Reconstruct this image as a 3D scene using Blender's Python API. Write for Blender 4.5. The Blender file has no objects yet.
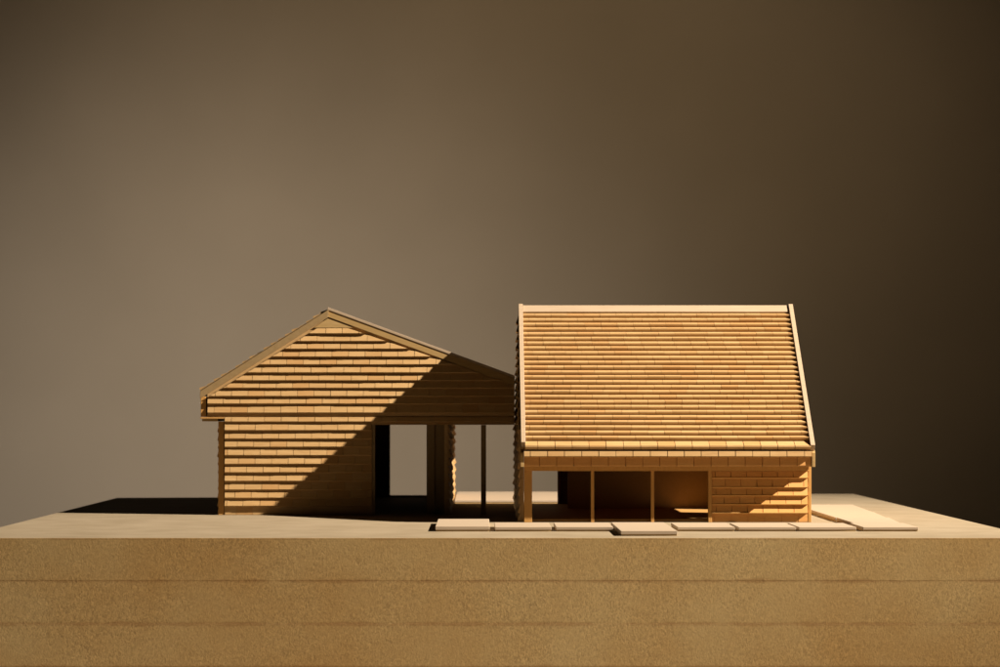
import bpy, math, random
from mathutils import Vector
random.seed(7)
S = 0.001                      # everything below is written in millimetres
sc = bpy.context.scene
COL = sc.collection

# ------------------------------------------------------------------ materials
def new_mat(name):
    m = bpy.data.materials.new(name); m.use_nodes = True
    nt = m.node_tree; nt.nodes.clear()
    out = nt.nodes.new('ShaderNodeOutputMaterial'); b = nt.nodes.new('ShaderNodeBsdfPrincipled')
    nt.links.new(b.outputs[0], out.inputs[0])
    return m, nt, b

def wood(name, c0, c1, c2, grain=(8, 60, 60), rough=.6, island=True, bump=.15, isl=.75, tint=None, spots=0.0):
    """c0 darker, c1 mid, c2 lighter wood colour"""
    m, nt, b = new_mat(name); N = nt.nodes; L = nt.links
    tc = N.new('ShaderNodeTexCoord')
    mp = N.new('ShaderNodeMapping'); mp.inputs['Scale'].default_value = grain
    L.new(tc.outputs['Object'], mp.inputs[0])
    geo = N.new('ShaderNodeNewGeometry')
    n1 = N.new('ShaderNodeTexNoise'); n1.noise_dimensions = '4D'
    n1.inputs['Scale'].default_value = 12; n1.inputs['Detail'].default_value = 6; n1.inputs['Roughness'].default_value = .6
    L.new(mp.outputs[0], n1.inputs['Vector'])
    mul = N.new('ShaderNodeMath'); mul.operation = 'MULTIPLY'; mul.inputs[1].default_value = 31.7
    L.new(geo.outputs['Random Per Island'], mul.inputs[0]); L.new(mul.outputs[0], n1.inputs['W'])
    mx = N.new('ShaderNodeMath'); mx.operation = 'MULTIPLY_ADD'
    L.new(geo.outputs['Random Per Island'], mx.inputs[0]); mx.inputs[1].default_value = isl if island else 0.0
    sub = N.new('ShaderNodeMath'); sub.operation = 'MULTIPLY_ADD'
    L.new(n1.outputs['Fac'], sub.inputs[0]); sub.inputs[1].default_value = 1.1; sub.inputs[2].default_value = -.05 - (isl*.5 if island else 0)
    L.new(sub.outputs[0], mx.inputs[2])
    cr = N.new('ShaderNodeValToRGB'); L.new(mx.outputs[0], cr.inputs[0])
    e = cr.color_ramp.elements
    e[0].position = .05; e[0].color = (*c0, 1); e[1].position = .95; e[1].color = (*c2, 1)
    k = e.new(.5); k.color = (*c1, 1)
    last = cr.outputs[0]
    if tint:
        # a few sticks are of a redder wood
        m2 = N.new('ShaderNodeMath'); m2.operation = 'FRACT'
        m3 = N.new('ShaderNodeMath'); m3.operation = 'MULTIPLY'; m3.inputs[1].default_value = 17.3
        L.new(geo.outputs['Random Per Island'], m3.inputs[0]); L.new(m3.outputs[0], m2.inputs[0])
        r2 = N.new('ShaderNodeValToRGB'); r2.color_ramp.elements[0].position = .7; r2.color_ramp.elements[1].position = 1.0
        r2.color_ramp.elements[1].color = (.45, .45, .45, 1)
        L.new(m2.outputs[0], r2.inputs[0])
        mi = N.new('ShaderNodeMix'); mi.data_type = 'RGBA'; L.new(r2.outputs[0], mi.inputs['Factor'])
        L.new(last, mi.inputs['A']); mi.inputs['B'].default_value = (*tint, 1); last = mi.outputs['Result']
    L.new(last, b.inputs['Base Color'])
    b.inputs['Roughness'].default_value = rough
    b.inputs['Specular IOR Level'].default_value = .3
    if bump:
        bp = N.new('ShaderNodeBump'); bp.inputs['Strength'].default_value = bump; bp.inputs['Distance'].default_value = .0006
        L.new(n1.outputs['Fac'], bp.inputs['Height']); L.new(bp.outputs[0], b.inputs['Normal'])
    return m

SHING = wood('shingle_wood', (.29, .162, .058), (.385, .24, .10), (.44, .295, .138), grain=(5, 40, 40), tint=(.33, .165, .05), isl=.12, rough=.55)
SHING_Y = wood('shingle_wood_side', (.29, .162, .058), (.385, .24, .10), (.44, .295, .138), grain=(40, 5, 40), tint=(.33, .165, .05), isl=.12, rough=.55)
TRIM = wood('trim_wood', (.27, .17, .06), (.34, .22, .085), (.40, .28, .13), grain=(4, 40, 40))
PALE = wood('pale_wood', (.32, .245, .17), (.365, .285, .20), (.40, .325, .24), grain=(3, 40, 60), isl=.5)
CARD = wood('card_wood', (.22, .145, .06), (.26, .175, .08), (.29, .20, .10), grain=(20, 20, 20))
SHING_BOUNCE = wood('shingle_wood_bounce', (.46, .215, .055), (.53, .265, .078), (.57, .31, .105), grain=(5, 40, 40), isl=.3)  # shingle wood copy, redder and brighter, with bounce light put into its colour
PANEL = wood('panel_wood', (.34, .18, .05), (.38, .205, .062), (.42, .23, .08), grain=(20, 20, 20))
EDGE = wood('edge_wood', (.28, .205, .13), (.335, .25, .165), (.37, .285, .195), grain=(3, 40, 40), isl=.3)
FRAME = wood('post_wood', (.36, .18, .045), (.43, .225, .06), (.48, .27, .085), grain=(40, 40, 4), isl=.3)

def mdf():
    m, nt, b = new_mat('fibreboard'); N = nt.nodes; L = nt.links
    tc = N.new('ShaderNodeTexCoord')
    sep = N.new('ShaderNodeSeparateXYZ'); L.new(tc.outputs['Object'], sep.inputs[0])
    geo = N.new('ShaderNodeNewGeometry'); sn = N.new('ShaderNodeSeparateXYZ'); L.new(geo.outputs['Normal'], sn.inputs[0])
    # cloudy large tone
    n1 = N.new('ShaderNodeTexNoise'); n1.inputs['Scale'].default_value = 7; n1.inputs['Detail'].default_value = 5; n1.inputs['Roughness'].default_value = .55
    L.new(tc.outputs['Object'], n1.inputs['Vector'])
    # fuzzy fibres, slightly stretched in a diagonal
    mp = N.new('ShaderNodeMapping'); mp.inputs['Rotation'].default_value = (0, math.radians(20), 0); mp.inputs['Scale'].default_value = (1.0, 1, .62)
    L.new(tc.outputs['Object'], mp.inputs[0])
    n2 = N.new('ShaderNodeTexNoise'); n2.inputs['Scale'].default_value = 480; n2.inputs['Detail'].default_value = 4; n2.inputs['Roughness'].default_value = .6
    n2.inputs['Distortion'].default_value = 1.2
    L.new(mp.outputs[0], n2.inputs['Vector'])
    cr = N.new('ShaderNodeValToRGB'); L.new(n1.outputs['Fac'], cr.inputs[0])
    e = cr.color_ramp.elements; e[0].position = .3; e[0].color = (.50, .305, .108, 1); e[1].position = .7; e[1].color = (.58, .41, .18, 1)  # cut-edge colour lightened to make up for the grazing light on it
    # fibre darkening, stronger on cut edges than on the faces
    r2 = N.new('ShaderNodeMapRange'); L.new(n2.outputs['Fac'], r2.inputs['Value'])
    r2.inputs['From Min'].default_value = .35; r2.inputs['From Max'].default_value = .65
    r2.inputs['To Min'].default_value = .70; r2.inputs['To Max'].default_value = 1.22
    mi = N.new('ShaderNodeMix'); mi.data_type = 'RGBA'; mi.blend_type = 'MULTIPLY'
    n7 = N.new('ShaderNodeTexNoise'); n7.inputs['Scale'].default_value = 11; n7.inputs['Detail'].default_value = 3; L.new(tc.outputs['Object'], n7.inputs['Vector'])
    r7 = N.new('ShaderNodeMapRange'); r7.inputs['From Min'].default_value = .36; r7.inputs['From Max'].default_value = .62; r7.inputs['To Min'].default_value = .4
    L.new(n7.outputs['Fac'], r7.inputs['Value']); L.new(r7.outputs[0], mi.inputs['Factor'])
    L.new(cr.outputs[0], mi.inputs['A'])
    cmb = N.new('ShaderNodeCombineColor')
    for k in range(3): L.new(r2.outputs[0], cmb.inputs[k])
    L.new(cmb.outputs[0], mi.inputs['B'])
    # dirty glue line at every seam (43 mm boards): stain with its own ragged outline
    ad = N.new('ShaderNodeMath'); ad.operation = 'MULTIPLY_ADD'; ad.inputs[1].default_value = 1/.043; ad.inputs[2].default_value = 40.0
    L.new(sep.outputs['Z'], ad.inputs[0])
    fr = N.new('ShaderNodeMath'); fr.operation = 'FRACT'; L.new(ad.outputs[0], fr.inputs[0])
    pp = N.new('ShaderNodeMath'); pp.operation = 'PINGPONG'; pp.inputs[1].default_value = .5; L.new(fr.outputs[0], pp.inputs[0])
    n3 = N.new('ShaderNodeTexNoise'); n3.inputs['Scale'].default_value = 28; n3.inputs['Detail'].default_value = 8; n3.inputs['Roughness'].default_value = .7
    mp3 = N.new('ShaderNodeMapping'); mp3.inputs['Scale'].default_value = (1, 1, 3); L.new(tc.outputs['Object'], mp3.inputs[0]); L.new(mp3.outputs[0], n3.inputs['Vector'])
    lim = N.new('ShaderNodeMath'); lim.operation = 'MULTIPLY_ADD'; lim.inputs[1].default_value = .22; lim.inputs[2].default_value = -.075
    L.new(n3.outputs['Fac'], lim.inputs[0])
    dv = N.new('ShaderNodeMath'); dv.operation = 'SUBTRACT'; L.new(lim.outputs[0], dv.inputs[0]); L.new(pp.outputs[0], dv.inputs[1])
    st = N.new('ShaderNodeMapRange'); L.new(dv.outputs[0], st.inputs['Value']); st.inputs['From Min'].default_value = -.02; st.inputs['From Max'].default_value = .04
    st.inputs['To Min'].default_value = 0; st.inputs['To Max'].default_value = .45
    m4 = N.new('ShaderNodeMix'); m4.data_type = 'RGBA'; m4.inputs['B'].default_value = (.30, .14, .045, 1)
    L.new(st.outputs[0], m4.inputs['Factor']); L.new(mi.outputs['Result'], m4.inputs['A'])
    # the top face is smooth sanded and greyer, coloured darker than the grazing-lit edges
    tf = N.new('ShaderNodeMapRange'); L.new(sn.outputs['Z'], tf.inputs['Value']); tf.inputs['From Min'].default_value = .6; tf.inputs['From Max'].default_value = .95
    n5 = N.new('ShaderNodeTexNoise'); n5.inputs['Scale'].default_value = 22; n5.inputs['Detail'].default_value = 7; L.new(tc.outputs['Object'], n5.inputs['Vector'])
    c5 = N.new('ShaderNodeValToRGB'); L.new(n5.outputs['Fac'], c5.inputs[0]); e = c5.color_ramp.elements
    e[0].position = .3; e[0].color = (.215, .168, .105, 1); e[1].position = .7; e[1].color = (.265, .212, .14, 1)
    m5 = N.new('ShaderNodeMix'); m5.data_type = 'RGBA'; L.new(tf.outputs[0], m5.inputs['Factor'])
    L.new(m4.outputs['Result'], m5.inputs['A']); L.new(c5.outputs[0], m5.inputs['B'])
    L.new(m5.outputs['Result'], b.inputs['Base Color'])
    b.inputs['Roughness'].default_value = .85; b.inputs['Specular IOR Level'].default_value = .15
    bs = N.new('ShaderNodeMapRange'); L.new(tf.outputs[0], bs.inputs['Value']); bs.inputs['To Min'].default_value = .16; bs.inputs['To Max'].default_value = .06
    bp = N.new('ShaderNodeBump'); bp.inputs['Distance'].default_value = .0012; L.new(bs.outputs[0], bp.inputs['Strength'])
    L.new(n2.outputs['Fac'], bp.inputs['Height']); L.new(bp.outputs[0], b.inputs['Normal'])
    return m
MDF = mdf()

def plaster():
    m, nt, b = new_mat('backdrop_paint'); N = nt.nodes; L = nt.links
    tc = N.new('ShaderNodeTexCoord')
    n = N.new('ShaderNodeTexNoise'); n.inputs['Scale'].default_value = 2.2; n.inputs['Detail'].default_value = 4; L.new(tc.outputs['Object'], n.inputs['Vector'])
    cr = N.new('ShaderNodeValToRGB'); L.new(n.outputs['Fac'], cr.inputs[0]); e = cr.color_ramp.elements
    e[0].position = .25; e[0].color = (.44, .40, .35, 1); e[1].position = .75; e[1].color = (.50, .455, .40, 1)
    L.new(cr.outputs[0], b.inputs['Base Color']); b.inputs['Roughness'].default_value = .95; b.inputs['Specular IOR Level'].default_value = .1
    n2 = N.new('ShaderNodeTexNoise'); n2.inputs['Scale'].default_value = 90; n2.inputs['Detail'].default_value = 3; L.new(tc.outputs['Object'], n2.inputs['Vector'])
    bp = N.new('ShaderNodeBump'); bp.inputs['Strength'].default_value = .1; bp.inputs['Distance'].default_value = .002
    L.new(n2.outputs['Fac'], bp.inputs['Height']); L.new(bp.outputs[0], b.inputs['Normal'])
    return m
PLASTER = plaster()
TABLE = wood('table_wood', (.10, .06, .03), (.13, .08, .045), (.16, .10, .055), grain=(1, 6, 6), island=False)

# ------------------------------------------------------------------ mesh helpers
def empty(name, loc):
    o = bpy.data.objects.new(name, None); COL.objects.link(o)
    o.location = Vector(loc)*S; o.empty_display_size = .02
    return o
def tag(o, label=None, cat=None, group=None, kind=None):
    if label: o['label'] = label
    if cat: o['category'] = cat
    if group: o['group'] = group
    if kind: o['kind'] = kind
    return o

class MB:
    def __init__(s): s.v = []; s.f = []
    def box(s, x0, x1, y0, y1, z0, z1, jit=0):
        s.prism([(x0, y0), (x1, y0), (x1, y1), (x0, y1)], z0, z1, 'z'); return s
    def solid(s, bottom, top):
        """two loops of equal length -> closed prism"""
        n = len(bottom); b = len(s.v)
        s.v += [tuple(p) for p in bottom] + [tuple(p) for p in top]
        s.f.append(tuple(b+i for i in reversed(range(n)))); s.f.append(tuple(b+n+i for i in range(n)))
        for i in range(n):
            j = (i+1) % n; s.f.append((b+i, b+j, b+n+j, b+n+i))
        return s
    def prism(s, poly, a, c, axis):
        if axis == 'z': lo = [(p[0], p[1], a) for p in poly]; hi = [(p[0], p[1], c) for p in poly]
        if axis == 'y': lo = [(p[0], a, p[1]) for p in poly]; hi = [(p[0], c, p[1]) for p in poly]
        if axis == 'x': lo = [(a, p[0], p[1]) for p in poly]; hi = [(c, p[0], p[1]) for p in poly]
        return s.solid(lo, hi)
    def build(s, name, mat, parent=None, bevel=0.0, off=(0, 0, 0)):
        import bmesh
        root = Vector((0, 0, 0))
        p = parent
        while p is not None: root += Vector(p.location); p = p.parent
        me = bpy.data.meshes.new(name)
        me.from_pydata([tuple(Vector(q)*S - root) for q in s.v], [], s.f)
        bm = bmesh.new(); bm.from_mesh(me); bmesh.ops.recalc_face_normals(bm, faces=bm.faces); bm.to_mesh(me); bm.free()
        me.materials.append(mat); me.update()
        o = bpy.data.objects.new(name, me); COL.objects.link(o)
        if parent: o.parent = parent
        if bevel:
            md = o.modifiers.new('bevel', 'BEVEL'); md.width = bevel*S; md.segments = 2; md.limit_method = 'ANGLE'; md.angle_limit = math.radians(40)
        return o

def clip(poly, a, b, c):
    """keep the part of a convex polygon where a*x + b*y <= c"""
    out = []
    n = len(poly)
    for i in range(n):
        p, q = poly[i], poly[(i+1) % n]
        dp = a*p[0]+b*p[1]-c; dq = a*q[0]+b*q[1]-c
        if dp <= 0: out.append(p)
        if (dp < 0 < dq) or (dq < 0 < dp):
            t = dp/(dp-dq); out.append((p[0]+t*(q[0]-p[0]), p[1]+t*(q[1]-p[1])))
    return out
def area(poly):
    return abs(sum(poly[i][0]*poly[(i+1) % len(poly)][1]-poly[(i+1) % len(poly)][0]*poly[i][1] for i in range(len(poly)))/2) if len(poly) > 2 else 0
def clip_to(poly, region):
    """clip a convex polygon to a convex counter-clockwise region"""
    n = len(region)
    for i in range(n):
        p, q = region[i], region[(i+1) % n]
        ex, ey = q[0]-p[0], q[1]-p[1]
        poly = clip(poly, ey, -ex, ey*p[0]-ex*p[1])
        if len(poly) < 3: return []
    return poly
def minus_rect(poly, x0, x1, y0, y1):
    """convex polygon with a rectangular hole, as convex pieces"""
    l = clip(poly, 1, 0, x0); r = clip(poly, -1, 0, -x1)
    m = clip(clip(poly, -1, 0, -x0), 1, 0, x1)
    d = clip(m, 0, 1, y0); u = clip(m, 0, -1, -y1)
    return [p for p in (l, r, d, u) if area(p) > 1]

def shingles(mb, O, U, V, Nn, regions, rows, t=2.2, w=20.0, gap=.6, u0=0, u1=100, jt=.18, jv=.25, over=1.5, stagger=None, tmap=None, ease=1.1, wav=None):
    wav = jt*1.1 if wav is None else wav
    """rows: list of (v_butt, v_top). Every shingle is a small wedge, thick at its butt."""
    O, U, V, Nn = Vector(O), Vector(U).normalized(), Vector(V).normalized(), Vector(Nn).normalized()
    for ri, (va, vb) in enumerate(rows):
        tt = tmap[ri] if tmap else t
        f1, f2, p1, p2 = random.uniform(40, 90), random.uniform(15, 30), random.uniform(0, 6.3), random.uniform(0, 6.3)
        ph = (stagger[ri % len(stagger)] if stagger else random.random())*w
        u = u0 - w + ph
        drift = random.uniform(-.22, .22)
        while u < u1:
            ww = w + random.uniform(-.35, .35)
            a, b = u + gap/2*random.uniform(.5, 1.2), u + ww - gap/2*random.uniform(.5, 1.2)
            if u1-b < 2: b = b
            v0 = va + random.uniform(-jv, jv) + drift; v1 = vb + over
            th = tt*(1+random.uniform(-jt, jt)+wav*math.sin(u/f1+p1)+wav*.5*math.sin(u/f2+p2)); skew = random.uniform(-.35, .35)*jv
            rect = [(a, v0), (b, v0+skew), (b, v1), (a, v1)]
            for rg in regions:
                p = clip_to(rect, rg)
                if area(p) < 1.2: continue
                # the butt edge is eased, as on a hand-sanded stick
                vm = v0+ease
                cache = {}
                def vert(x, y, hi):
                    key = (round(x, 3), round(y, 3), hi)
                    if key not in cache:
                        n = max(th*(1-(y-v0)/(v1-v0)), 0)+.15
                        if y < vm-1e-6: n -= th*.34*min((vm-y)/ease, 1)
                        q = O+U*x+V*y
                        cache[key] = len(mb.v); mb.v.append(tuple(q+Nn*n if hi else q-Nn*.4))
                    return cache[key]
                for piece in (clip(p, 0, 1, vm), clip(p, 0, -1, -vm)):
                    if area(piece) < .05: continue
                    m = len(piece)
                    mb.f.append(tuple(vert(*q, True) for q in piece)); mb.f.append(tuple(vert(*q, False) for q in reversed(piece)))
                    for i in range(m):
                        c, d = piece[i], piece[(i+1) % m]
                        if abs(c[1]-vm) < 1e-6 and abs(d[1]-vm) < 1e-6: continue
                        mb.f.append((vert(*c, False), vert(*d, False), vert(*d, True), vert(*c, True)))
            u += ww

def zrows(zs, top):
    """descending butt heights -> rows"""
    out = []; prev = top
    for z in zs: out.append((z, prev)); prev = z
    return out

# ------------------------------------------------------------------ base of stacked boards
base = empty('layered_base', (15, 550, -215))
tag(base, 'thick square base of stacked fibreboards carrying both model houses', 'base')
outline = [(-525, 0), (558, 0), (558, 1166), (-44, 1166), (-62, 1064), (-525, 1018)]
for k in range(5):
    z1 = -43*k; z0 = z1-42.96
    d = [0, .05, 0, .06, 0][k]
    pts = [(x+(d if x < 0 else -d), y+(d if y < 10 else -d)) for x, y in outline]
    mb = MB(); mb.prism(pts, z0, z1, 'z')
    mb.build('board_layer', MDF, base, bevel=.3 if k == 0 else .08)

# ------------------------------------------------------------------ paving slabs
slabs = [(-49, 8, 120, 282, 5.4), (13.7, 73.0, 120, 212, 4.8), (78, 138, 121, 212, 4.8), (141, 198.5, 36, 212, 5.2),
         (206, 266, 122, 210, 4.6), (270, 330.5, 122, 208, 4.6), (333.5, 394, 122, 209, 4.6), (401, 459, 121, 208, 4.6)]
slab_lab = ['pale tile at the path end nearest the gable house, longest towards the back',
            'pale tile before the first post of the eave house, beside the path end tile',
            'pale tile under the first thin mullion of the eave house',
            'pale tile that juts forward to the rim of the base',
            'pale tile right beside the one jutting forward to the rim',
            'pale tile below the wide window frame where the shingled wall begins',
            'pale tile in front of the shingled wall corner of the eave house',
            'pale tile at the outer path corner, clear of the eave house']
GP = 'pale tiles of the path on the base'
for i, (x0, x1, y0, y1, h) in enumerate(slabs):
    mb = MB()
    cx = (x0+x1)/2
    r = empty('paving_tile', (cx, (y0+y1)/2, 0))
    tag(r, slab_lab[i], 'tile', GP)
    k = random.uniform(-1.2, 1.2)
    MB().prism([(x0, y0+k*.5), (x1, y0-k*.5), (x1+k*.3, y1), (x0+k*.3, y1)], 1.6, h, 'z').build('tile_face', PALE, r, bevel=.35)
    MB().box(x0+.5, x1-.5, y0+.8, y1-1, 0.05, 1.6).build('tile_bed', TRIM, r)
side = [(405, 456, 213, 330, 4.6, 'pale tile beside the eave house, touching the outer path corner'),
        (404, 462, 333, 470, 4.6, 'pale tile beside the eave house, middle of the side path'),
        (404, 470, 473, 680, 4.6, 'pale tile at the far end of the side path'),
        (-37, 150, 822, 1140, 4.4, 'broad pale slab added to brighten the ground behind the houses, seen through the gap')]  # guessed slab, added so the strip of ground behind the gap reads bright
for (x0, x1, y0, y1, h, lb) in side:
    r = empty('paving_tile', ((x0+x1)/2, (y0+y1)/2, 0)); tag(r, lb, 'tile', GP)
    MB().prism([(x0, y0), (x1, y0), (x1+9, y1), (x0, y1)], 1.6, h, 'z').build('tile_face', PALE, r, bevel=.35)
    MB().prism([(x0+.5, y0+.5), (x1-.5, y0+.5), (x1+8, y1-.5), (x0+.5, y1-.5)], .05, 1.6, 'z').build('tile_bed', TRIM, r)

# ------------------------------------------------------------------ house seen from its eave (right)
HX0, HX1, HY0, HY1 = 47.7, 373.7, 315, 740
RY, RZ, EY, EZ = 475, 249, 290, 86
FS = (RZ-EZ)/(RY-EY)
BEY, BEZ = 765, 86
BS = (RZ-BEZ)/(BEY-RY)
H = empty('model_house', (210, 520, 0))
tag(H, 'shingled wooden model house seen from its eave side, with steep roof and open glazed front', 'house')
RX0, RX1 = 44.0, 374.0
# roof slope boards + shingles
def slope_part(parent, name, axis_pts, a0, a1, axis, th, rowspec, O, U, V, Nn, u1, t, w, mat, mirror=False):
    pass
def roof_front():
    mb = MB()
    mb.prism([(EY+2, EZ-1), (EY+7, EZ-4.5), (RY, RZ-6), (RY, RZ-.6)], RX0, RX1, 'x')
    L = math.hypot(RY-EY, RZ-EZ)
    V = Vector((0, RY-EY, RZ-EZ)).normalized(); Nn = Vector((0, -V.z, V.y))
    n = 26
    v_first = 10.0; v_last = L-9.0
    e = (v_last-v_first)/n
    rows = [(v_first+e*i, v_first+e*(i+1)) for i in range(n)]
    reg = [[(0, -20), (RX1-RX0-10.6, -20), (RX1-RX0-10.6, L-7.5), (0, L-7.5)]]
    shingles(mb, (RX0+5.3, EY, EZ), (1, 0, 0), V, Nn, reg, rows, t=4.9, w=19.3, gap=.34, u0=0, u1=RX1-RX0-8, jv=.05, jt=.035, over=.8, ease=.8, wav=.05)
    # thick doubled course along the eave
    shingles(mb, (RX0+4.6, EY, EZ), (1, 0, 0), V, Nn, [[(0, -20), (RX1-RX0-9, -20), (RX1-RX0-9, 40), (0, 40)]], [(-4.0, 9.5)], t=4.6, w=19.3, gap=.7, u0=0, u1=RX1-RX0-8, jt=.04, jv=.12, over=.5)
    return mb
rf = roof_front().build('roof_slope', SHING, H)
# ridge cap and verge boards
V = Vector((0, RY-EY, RZ-EZ)).normalized(); Nn = Vector((0, -V.z, V.y))
def on_slope(mb, O, V, Nn, x0, x1, v0, v1, n0, n1):
    O = Vector(O)
    q = [O+V*v0+Nn*n0, O+V*v1+Nn*n0, O+V*v1+Nn*n1, O+V*v0+Nn*n1]
    lo = [(x0, p.y, p.z) for p in q]; hi = [(x1, p.y, p.z) for p in q]
    return mb.solid(lo, hi)
Ls = math.hypot(RY-EY, RZ-EZ)
on_slope(MB(), (0, EY, EZ), V, Nn, RX0+5.2, RX1-5.2, Ls-9.5, Ls+2.8, .4, 3.4).build('ridge_cap', EDGE, H, bevel=.3)
on_slope(MB(), (0, EY, EZ), V, Nn, RX0, RX0+5, 2, Ls+3, -5, 5.6).build('verge_board', EDGE, H, bevel=.35)
on_slope(MB(), (0, EY, EZ), V, Nn, RX1-5, RX1, -2.5, Ls+3, -5, 5.2).build('verge_board', EDGE, H, bevel=.35)
# back slope
def roof_back():
    mb = MB()
    mb.prism([(RY, RZ-.6), (RY, RZ-6), (BEY-7, BEZ-4), (BEY, BEZ-1)], RX0, RX1, 'x')
    Vb = Vector((0, RY-BEY, RZ-BEZ)); L = Vb.length; Vb.normalize(); Nb = Vector((0, -Vb.z, Vb.y)); Nb = Vector((0, abs(Vb.z), abs(Vb.y)))
    n = 33; e = (L-6)/n
    rows = [(e*i, e*(i+1)) for i in range(n)]
    shingles(mb, (RX0, BEY, BEZ), (1, 0, 0), Vb, Nb, [[(0, -20), (RX1-RX0, -20), (RX1-RX0, L-5), (0, L-5)]], rows, t=2.6, w=19.3, u0=0, u1=RX1-RX0)
    return mb
roof_back().build('roof_slope', SHING, H)
Vb = Vector((0, RY-BEY, RZ-BEZ)).normalized(); Nb = Vector((0, abs(Vb.z), abs(Vb.y)))
Lb = math.hypot(RY-BEY, RZ-BEZ)
on_slope(MB(), (0, BEY, BEZ), Vb, Nb, RX0+.2, RX1-.2, Lb-9, Lb+.4, .4, 3.3).build('ridge_cap', EDGE, H, bevel=.3)

# side (gable) walls
def zroof(y): return (EZ+(y-EY)*FS if y < RY else RZ-(y-RY)*BS)
gable = [(HY0+5, 0), (HY1, 0), (HY1, zroof(HY1)-6), (RY, RZ-7), (HY0+5, zroof(HY0+5)-7)]
mb = MB(); mb.prism(gable, 44.2, 47.6, 'x')
rows = [(10.0*i, 10.0*(i+1)) for i in range(24)]
# the uv frame of this wall: u = y, v = z
shingles(mb, (44.2, 0, 0), (0, 1, 0), (0, 0, 1), (-1, 0, 0), [gable], rows, t=3.4, w=20, u0=HY0, u1=HY1)
mb.build('gable_wall', SHING_Y, H)
WIN = (454, 546, 62, 101)
pieces = minus_rect(gable, *WIN)
mb = MB()
for p in pieces: mb.prism(p, 369.2, 371.8, 'x')
shingles(mb, (371.8, 0, 0), (0, 1, 0), (0, 0, 1), (1, 0, 0), pieces, rows, t=1.7, w=20, u0=HY0, u1=HY1)
gw = mb.build('gable_wall', SHING_Y, H)
mb = MB(); y0, y1, z0, z1 = WIN
mb.box(369.6, 375.4, y0, y0+1.6, z0, z1).box(369.6, 375.4, y1-1.6, y1, z0, z1).box(369.6, 375.4, y0+1.6, y1-1.6, z0, z0+1.5).box(369.6, 375.4, y0+1.6, y1-1.6, z1-1.5, z1)
mb.build('window_frame', FRAME, gw)

# front wall: posts, beam, glazing bars, shingled bay
MB().box(47.8, 56.8, 312, 321, 0, 58.2).build('post', FRAME, H, bevel=.3)
MB().box(47.8, 370.0, 307.6, 318, 58.4, 63.6).build('beam', FRAME, H, bevel=.3)
for x in (123.6, 191.8): MB().box(x, x+3.6, 312.5, 318.5, 0, 58.3).build('glazing_bar', FRAME, H, bevel=.25)
MB().box(256.8, 260.8, 311.8, 319, 0, 58.3).build('glazing_bar', FRAME, H, bevel=.25)
MB().box(370.2, 373.9, 314.4, 319.8, 0, 63.6).build('post', FRAME, H, bevel=.3)
mb = MB(); mb.box(261, 370, 315, 319, 0, 58.2)
shingles(mb, (261, 315, 0), (1, 0, 0), (0, 0, 1), (0, -1, 0), [[(0.1, 0), (108.6, 0), (108.6, 57.6), (.1, 57.6)]],
         [(10.2, 20), (20, 30), (30, 39.4), (39.4, 50), (50, 59.5)], t=3.2, w=17.6, gap=.8, u0=0, u1=108, jt=.06, jv=.15, over=.3, stagger=[.3, .8, .25, .85, .2])
shingles(mb, (261, 315, 0), (1, 0, 0), (0, 0, 1), (0, -1, 0), [[(0.1, 0), (108.6, 0), (108.6, 57.6), (.1, 57.6)]], [(.2, 10)], t=.7, w=19, gap=1.1, u0=0, u1=108, jv=0, over=1, stagger=[.15])
wall = mb.build('front_wall', SHING_BOUNCE, H)
for zb in (10.2, 20, 30, 39.4, 50):
    p = 1.2 if zb < 11 else 0; MB().prism([(315, zb-.4), (311.9-p, zb-.4), (311.1-p, zb+.6), (311.4-p, zb+1.2), (315, zb+1.2)], 261.1, 369.0, 'x').build('drip_strip', FRAME, wall)
# eave fascia: soffit, fascia board with two courses
MB().box(47.0, 371, 291.5, 307.4, 63.8, 65.6).build('soffit', TRIM, H)
mb = MB(); mb.box(47.4, 370.4, 291.6, 295, 65.8, 84)
wF = 370.4-47.4
rg = [[(0, -1), (wF, -1), (wF, 12), (0, 12)]]
mc = MB()
shingles(mc, (47.4, 291.6, 63.8), (1, 0, 0), (0, 0, 1), (0, -1, 0), [[(0, -1), (wF, -1), (wF, 17.4), (0, 17.4)]], [(11.0, 40)], t=6.4, w=19.3, gap=.9, u0=0, u1=wF, jt=.03, jv=.1, over=0, stagger=[.35])
mc.build('eave_course', SHING, H)
shingles(mb, (47.4, 291.6, 63.8), (1, 0, 0), (0, 0, 1), (0, -1, 0), rg, [(.3, 30)], t=1.3, w=19.3, gap=.9, u0=0, u1=wF, jt=.04, jv=.08, over=1, stagger=[.9])
mb.build('fascia', SHING_BOUNCE, H)
for x in (43.4, 371.0):
    MB().prism([(288.2, 63.4), (312, 63.4), (318, 94), (310, 94), (288.2, 79.5)], x, x+3.6, 'x').build('eave_end', TRIM, H, bevel=.3)
# floor, back wall, inner partition
MB().box(48, 370, 318.8, 738, .1, 3.0).build('floor', PANEL, H)
mb = MB(); mb.box(103, 370, 736, 739.5, 3, zroof(736)-6).box(48, 103, 736, 739.5, 78, zroof(736)-6)
bw = mb.build('back_wall', CARD, H)
MB().box(99.5, 103, 733, 741, 3, 78).build('door_frame', FRAME, bw)
MB().box(108, 369.8, 598, 601, 3.05, 150).build('partition', PANEL, H)

# ------------------------------------------------------------------ house seen from its gable (left)
G = empty('model_house', (-140, 760, 0))
tag(G, 'shingled wooden model house showing its gable, half in the shadow of its neighbour', 'house')
PX, PZ = -186.5, 249.0
LX, LZ = -341.0, 151.0
QX, QZ = 39.5, 166.5
SL = (PZ-LZ)/(PX-LX); SR = (PZ-QZ)/(QX-PX)
GY0, GY1 = 490, 1040
def ztop(x): return PZ-(PX-x)*SL if x < PX else PZ-(x-PX)*SR
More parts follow.
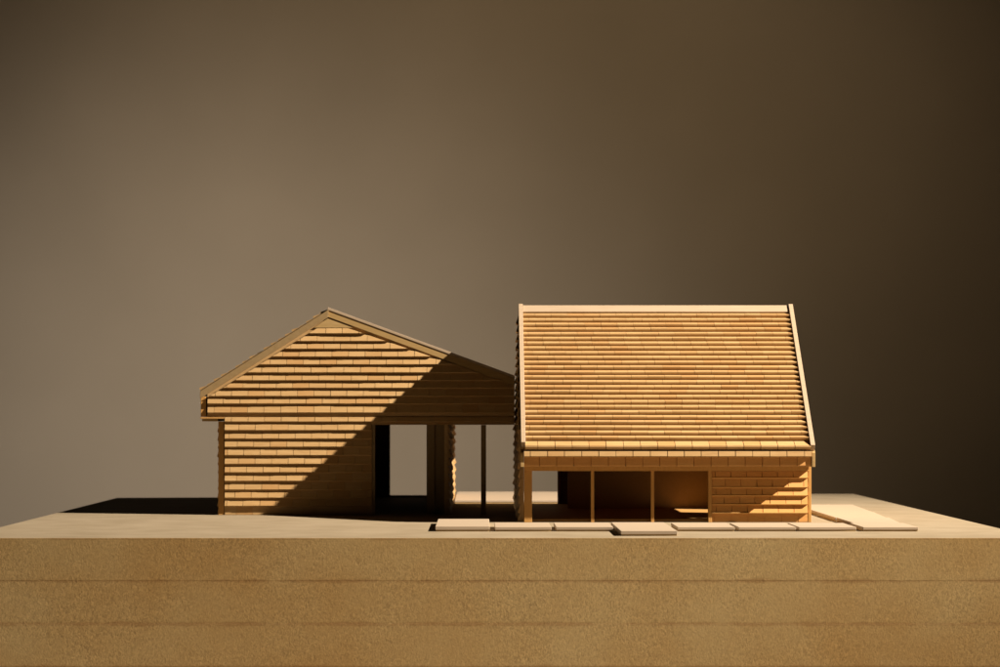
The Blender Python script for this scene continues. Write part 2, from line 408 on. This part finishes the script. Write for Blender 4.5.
# front wall
up = [(-332.5, 118.5), (-200, 109.2), (39.3, 109.2), (39.3, ztop(39.3)-8.5), (PX, PZ-9.5), (-332.5, ztop(-332.5)-9)]
upper = clip_to([(-332.5, 118.6), (39.3, 118.6), (39.3, 300), (-332.5, 300)], [(-332.5, 100), (39.3, 100), (39.3, ztop(39.3)-8.5), (PX, PZ-9.5), (-332.5, ztop(-332.5)-9)])
mid = [(-311.8, 109.2), (39.3, 109.2), (39.3, 118.6), (-311.8, 118.6)]
low = [(-311.8, 0), (-133.4, 0), (-133.4, 109.2), (-311.8, 109.2)]
mb = MB()
for p in (upper, mid, low): mb.prism(p, GY0, GY0+4, 'y')
k = 1.2075
ys = [334, 341.6, 349.2, 357, 365, 373, 381, 388.6, 396.6, 404.2, 413.4, 422.2, 431, 439.2, 447.4, 456, 464.5, 473, 481.8, 490.2, 498.6, 506.8]
zs = [132-(y-406)*k for y in ys]
rows = zrows(zs, 132-(326.5-406)*k)
# shingle courses stop a little short of the sloping verge boards, which leaves dark notches
regU = clip_to([(-332, 118.6), (39, 118.6), (39, 300), (-332, 300)], [(-332, 100), (39, 100), (39, ztop(39)-9), (PX, PZ-14.5), (-332, ztop(-332)-14.5)])
regs = [regU, [(-311.2, 109.4), (39, 109.4), (39, 118.6), (-311.2, 118.6)], [(-311.2, .2), (-133.6, .2), (-133.6, 109.4), (-311.2, 109.4)]]
# the course that runs over both lower regions must not be split: merge its rows by region
shingles(mb, (0, GY0, 0), (1, 0, 0), (0, 0, 1), (0, -1, 0), [regU], rows[:11], t=3.9, w=20, gap=.6, u0=-335, u1=39, jt=.06, jv=.1, over=.6,
         stagger=[.3, .75, .2, .7, .95, .4, .85, .3, .6, .1, .55])
shingles(mb, (0, GY0, 0), (1, 0, 0), (0, 0, 1), (0, -1, 0), regs[1:], rows[11:], t=3.9, w=20, gap=.6, u0=-312, u1=39, jt=.06, jv=.1, over=.6, tmap=[3.9]*10+[5.2],
         stagger=[.45, .9, .3, .8, .2, .85, .35, .75, .25, .65, .15])
shingles(mb, (0, GY0, 0), (1, 0, 0), (0, 0, 1), (0, -1, 0), [regs[2]], [(.2, 10)], t=.3, w=20, gap=.7, u0=-312, u1=-133, jt=.05, jv=0, over=1, stagger=[.7])
fw = mb.build('front_wall', SHING, G)
# little triangular board under the peak
tri = [(PX-17, PZ-22.2), (PX+30, PZ-22.2), (PX, PZ-11)]
MB().prism(tri, GY0-1.6, GY0-.2, 'y').build('peak_board', TRIM, G)
# verge boards, peaks and roof
def strip(p, q, d0, d1):
    return [(p[0], p[1]-d0), (p[0], p[1]-d1), (q[0], q[1]-d1), (q[0], q[1]-d0)]
MB().prism(strip((LX, LZ), (PX+.6, PZ+.4), 1.0, 10.0), GY0-4.4, GY0-.1, 'y').build('verge_board', CARD, G, bevel=.3)
MB().prism(strip((PX+.8, PZ), (QX, QZ), 1.0, 9.6), GY0-2.3, GY0-.1, 'y').build('verge_board', TRIM, G, bevel=.3)
MB().prism(strip((PX-.5, PZ+2.6), (QX, QZ+2.4), 0, 3.2), GY0-3.0, GY0+6, 'y').build('verge_cap', EDGE, G, bevel=.3)
mb = MB(); mb.prism(strip((LX, LZ), (PX, PZ), 1.2, 7), GY0, GY1+6, 'y')
Vl = Vector((PX-LX, 0, PZ-LZ)); Ll = Vl.length; Vl.normalize(); Nl = Vector((-Vl.z, 0, Vl.x))
n = 18; e = Ll/n
shingles(mb, (LX, 0, LZ-.5), (0, 1, 0), Vl, Nl, [[(GY0-.5, -20), (GY1+6, -20), (GY1+6, Ll+.5), (GY0-.5, Ll+.5)]], [(e*i, e*(i+1)) for i in range(n)], t=2.5, w=20, u0=GY0-4.8, u1=GY1+6, jt=.3)
mb.build('roof_slope', SHING_Y, G)
mb = MB(); mb.prism(strip((PX, PZ), (QX, QZ), 1.2, 7), GY0, GY1+6, 'y')
Vr = Vector((PX-QX, 0, PZ-QZ)); Lr = Vr.length; Vr.normalize(); Nr = Vector((-Vr.z*-1, 0, abs(Vr.x)))
Nr = Vector((Vr.z, 0, -Vr.x))
n = 25; e = Lr/n
shingles(mb, (QX, 0, QZ-1.1), (0, 1, 0), Vr, Nr, [[(GY0+6.2, -20), (GY1+6, -20), (GY1+6, Lr), (GY0+6.2, Lr)]], [(e*i, e*(i+1)) for i in range(n)], t=1.8, w=20, u0=GY0, u1=GY1+6)
mb.build('roof_slope', SHING_Y, G)
# boxed eave at the outer side
MB().box(-340.6, -334.2, GY0-.2, GY1, 119, 143.5).build('fascia', FRAME, G, bevel=.3)
MB().box(-341.0, -312.2, GY0-1.8, GY1, 116.4, 118.6).build('soffit', PANEL, G, bevel=.3)
MB().box(-339, -320, GY0+1, GY1, 113.4, 116.2).build('eave_batten', TRIM, G)
MB().box(-319.4, -312.4, GY0+.5, GY0+4.1, 0, 113.2).build('post', FRAME, G, bevel=.3)
# outer side wall
mb = MB(); mb.box(-318.6, -315, GY0+4.2, GY1, 0, 113)
shingles(mb, (-318.6, 0, 0), (0, 1, 0), (0, 0, 1), (-1, 0, 0), [[(GY0+5, 0), (GY1, 0), (GY1, 112), (GY0+5, 112)]], [(10*i, 10*i+10) for i in range(11)], t=2.3, w=20, u0=GY0, u1=GY1)
mb.build('side_wall', SHING_Y, G)
# inner side wall along the passage
mb = MB(); mb.box(-45.6, -41.4, GY0+.2, GY1, 0, 109)
shingles(mb, (-41.4, 0, 0), (0, 1, 0), (0, 0, 1), (1, 0, 0), [[(GY0+2, 0), (GY1, 0), (GY1, 108.8), (GY0+2, 108.8)]], [(9.95*i, 9.95*i+9.95) for i in range(11)], t=3.6, w=20, u0=GY0, u1=GY1, jv=.1)
mb.build('side_wall', SHING_Y, G)
MB().box(-68, -45.8, GY0+36, GY0+40, 0, 109).build('wall_panel', CARD, G)
MB().box(-61.5, -58.5, GY0+33, GY0+35.9, 0, 109).build('glazing_bar', CARD, G)
MB().box(-1.2, 5.0, GY0, GY0+6, 0, 109).build('post', CARD, G, bevel=.3)
MB().box(-133.2, -129.6, GY0+.4, GY0+5, 0, 109).build('door_frame', CARD, G)
# ceiling / beam over the passage
MB().box(-312, 35.2, GY0+4.2, GY1-5, 109.4, 113).build('ceiling', CARD, G)
MB().prism([(35.4, 109.2), (39.3, 109.2), (39.3, QZ-8), (35.4, QZ-6.4)], GY0+4.2, GY1, 'y').build('beam', TRIM, G)
# back wall
ub = clip_to([(-312, 109.4), (35, 109.4), (35, 300), (-312, 300)], [(-312, 100), (35, 100), (35, ztop(35)-9), (PX, PZ-9), (-312, ztop(-312)-9)])
mb = MB()
mb.prism([(-314.8, 0), (-133, 0), (-133, 109.2), (-314.8, 109.2)], GY1-4, GY1-.2, 'y').prism([(-78, 0), (-45.8, 0), (-45.8, 109.2), (-78, 109.2)], GY1-4, GY1-.2, 'y').prism(ub, GY1-4, GY1-.2, 'y')
bw = mb.build('back_wall', CARD, G)
MB().box(-132.8, -78.2, GY1-6, GY1+1, .1, 3).build('window_sill', FRAME, bw)

# ------------------------------------------------------------------ setting
mb = MB(); mb.box(-6000, 6000, 3560, 3600, -900, 4500)
tag(mb.build('backdrop', PLASTER), kind='structure')
mb = MB(); mb.box(-1100, 1100, -500, 1900, -245, -215.3)
tag(mb.build('table_surface', TABLE, bevel=2), kind='structure')

# ------------------------------------------------------------------ lamps
def spot(name, loc, target, power, color, size, blend, radius):
    l = bpy.data.lights.new(name, 'SPOT'); l.energy = power; l.color = color
    l.spot_size = math.radians(size); l.spot_blend = blend; l.shadow_soft_size = radius*S
    o = bpy.data.objects.new(name, l); COL.objects.link(o)
    o.location = Vector(loc)*S
    d = (Vector(target)-Vector(loc))
    o.rotation_euler = d.to_track_quat('-Z', 'Y').to_euler()
    return o
spot('key_lamp', (3000, -435, 1995), (-390, 640, 0), 2650, (1, .87, .72), 37, 1.0, 20)
spot('backdrop_fill_spot', (-720, 1500, -120), (-680, 3560, -170), 82, (1, .83, .635), 79, 1.0, 150)  # added unseen spot that makes the light pool low on the backdrop
spot('backdrop_fill_spot', (60, 1200, 1300), (0, 3560, 840), 42, (1, .70, .38), 80, 1.0, 200)  # added unseen spot standing in for warm bounce on the upper backdrop

w = bpy.data.worlds.new('World'); sc.world = w; w.use_nodes = True
w.node_tree.nodes['Background'].inputs[0].default_value = (1, .72, .48, 1)
w.node_tree.nodes['Background'].inputs[1].default_value = .004

# ------------------------------------------------------------------ camera
F = 2322
cam = bpy.data.cameras.new('camera'); co = bpy.data.objects.new('camera', cam); COL.objects.link(co)
cam.sensor_width = 36; cam.lens = F/1000*36
co.location = (0, -F*S, 132*S); co.rotation_euler = (math.radians(90), 0, 0)
cam.shift_x = .018; cam.shift_y = .0725
cam.clip_start = .05; cam.clip_end = 60
cam.dof.use_dof = True; cam.dof.focus_distance = 2.62; cam.dof.aperture_fstop = 11
sc.camera = co
sc.render.engine = 'CYCLES'
sc.cycles.max_bounces = 8; sc.cycles.diffuse_bounces = 5
sc.view_settings.view_transform = 'Standard'; sc.view_settings.look = 'None'
sc.view_settings.exposure = 0; sc.view_settings.gamma = 1
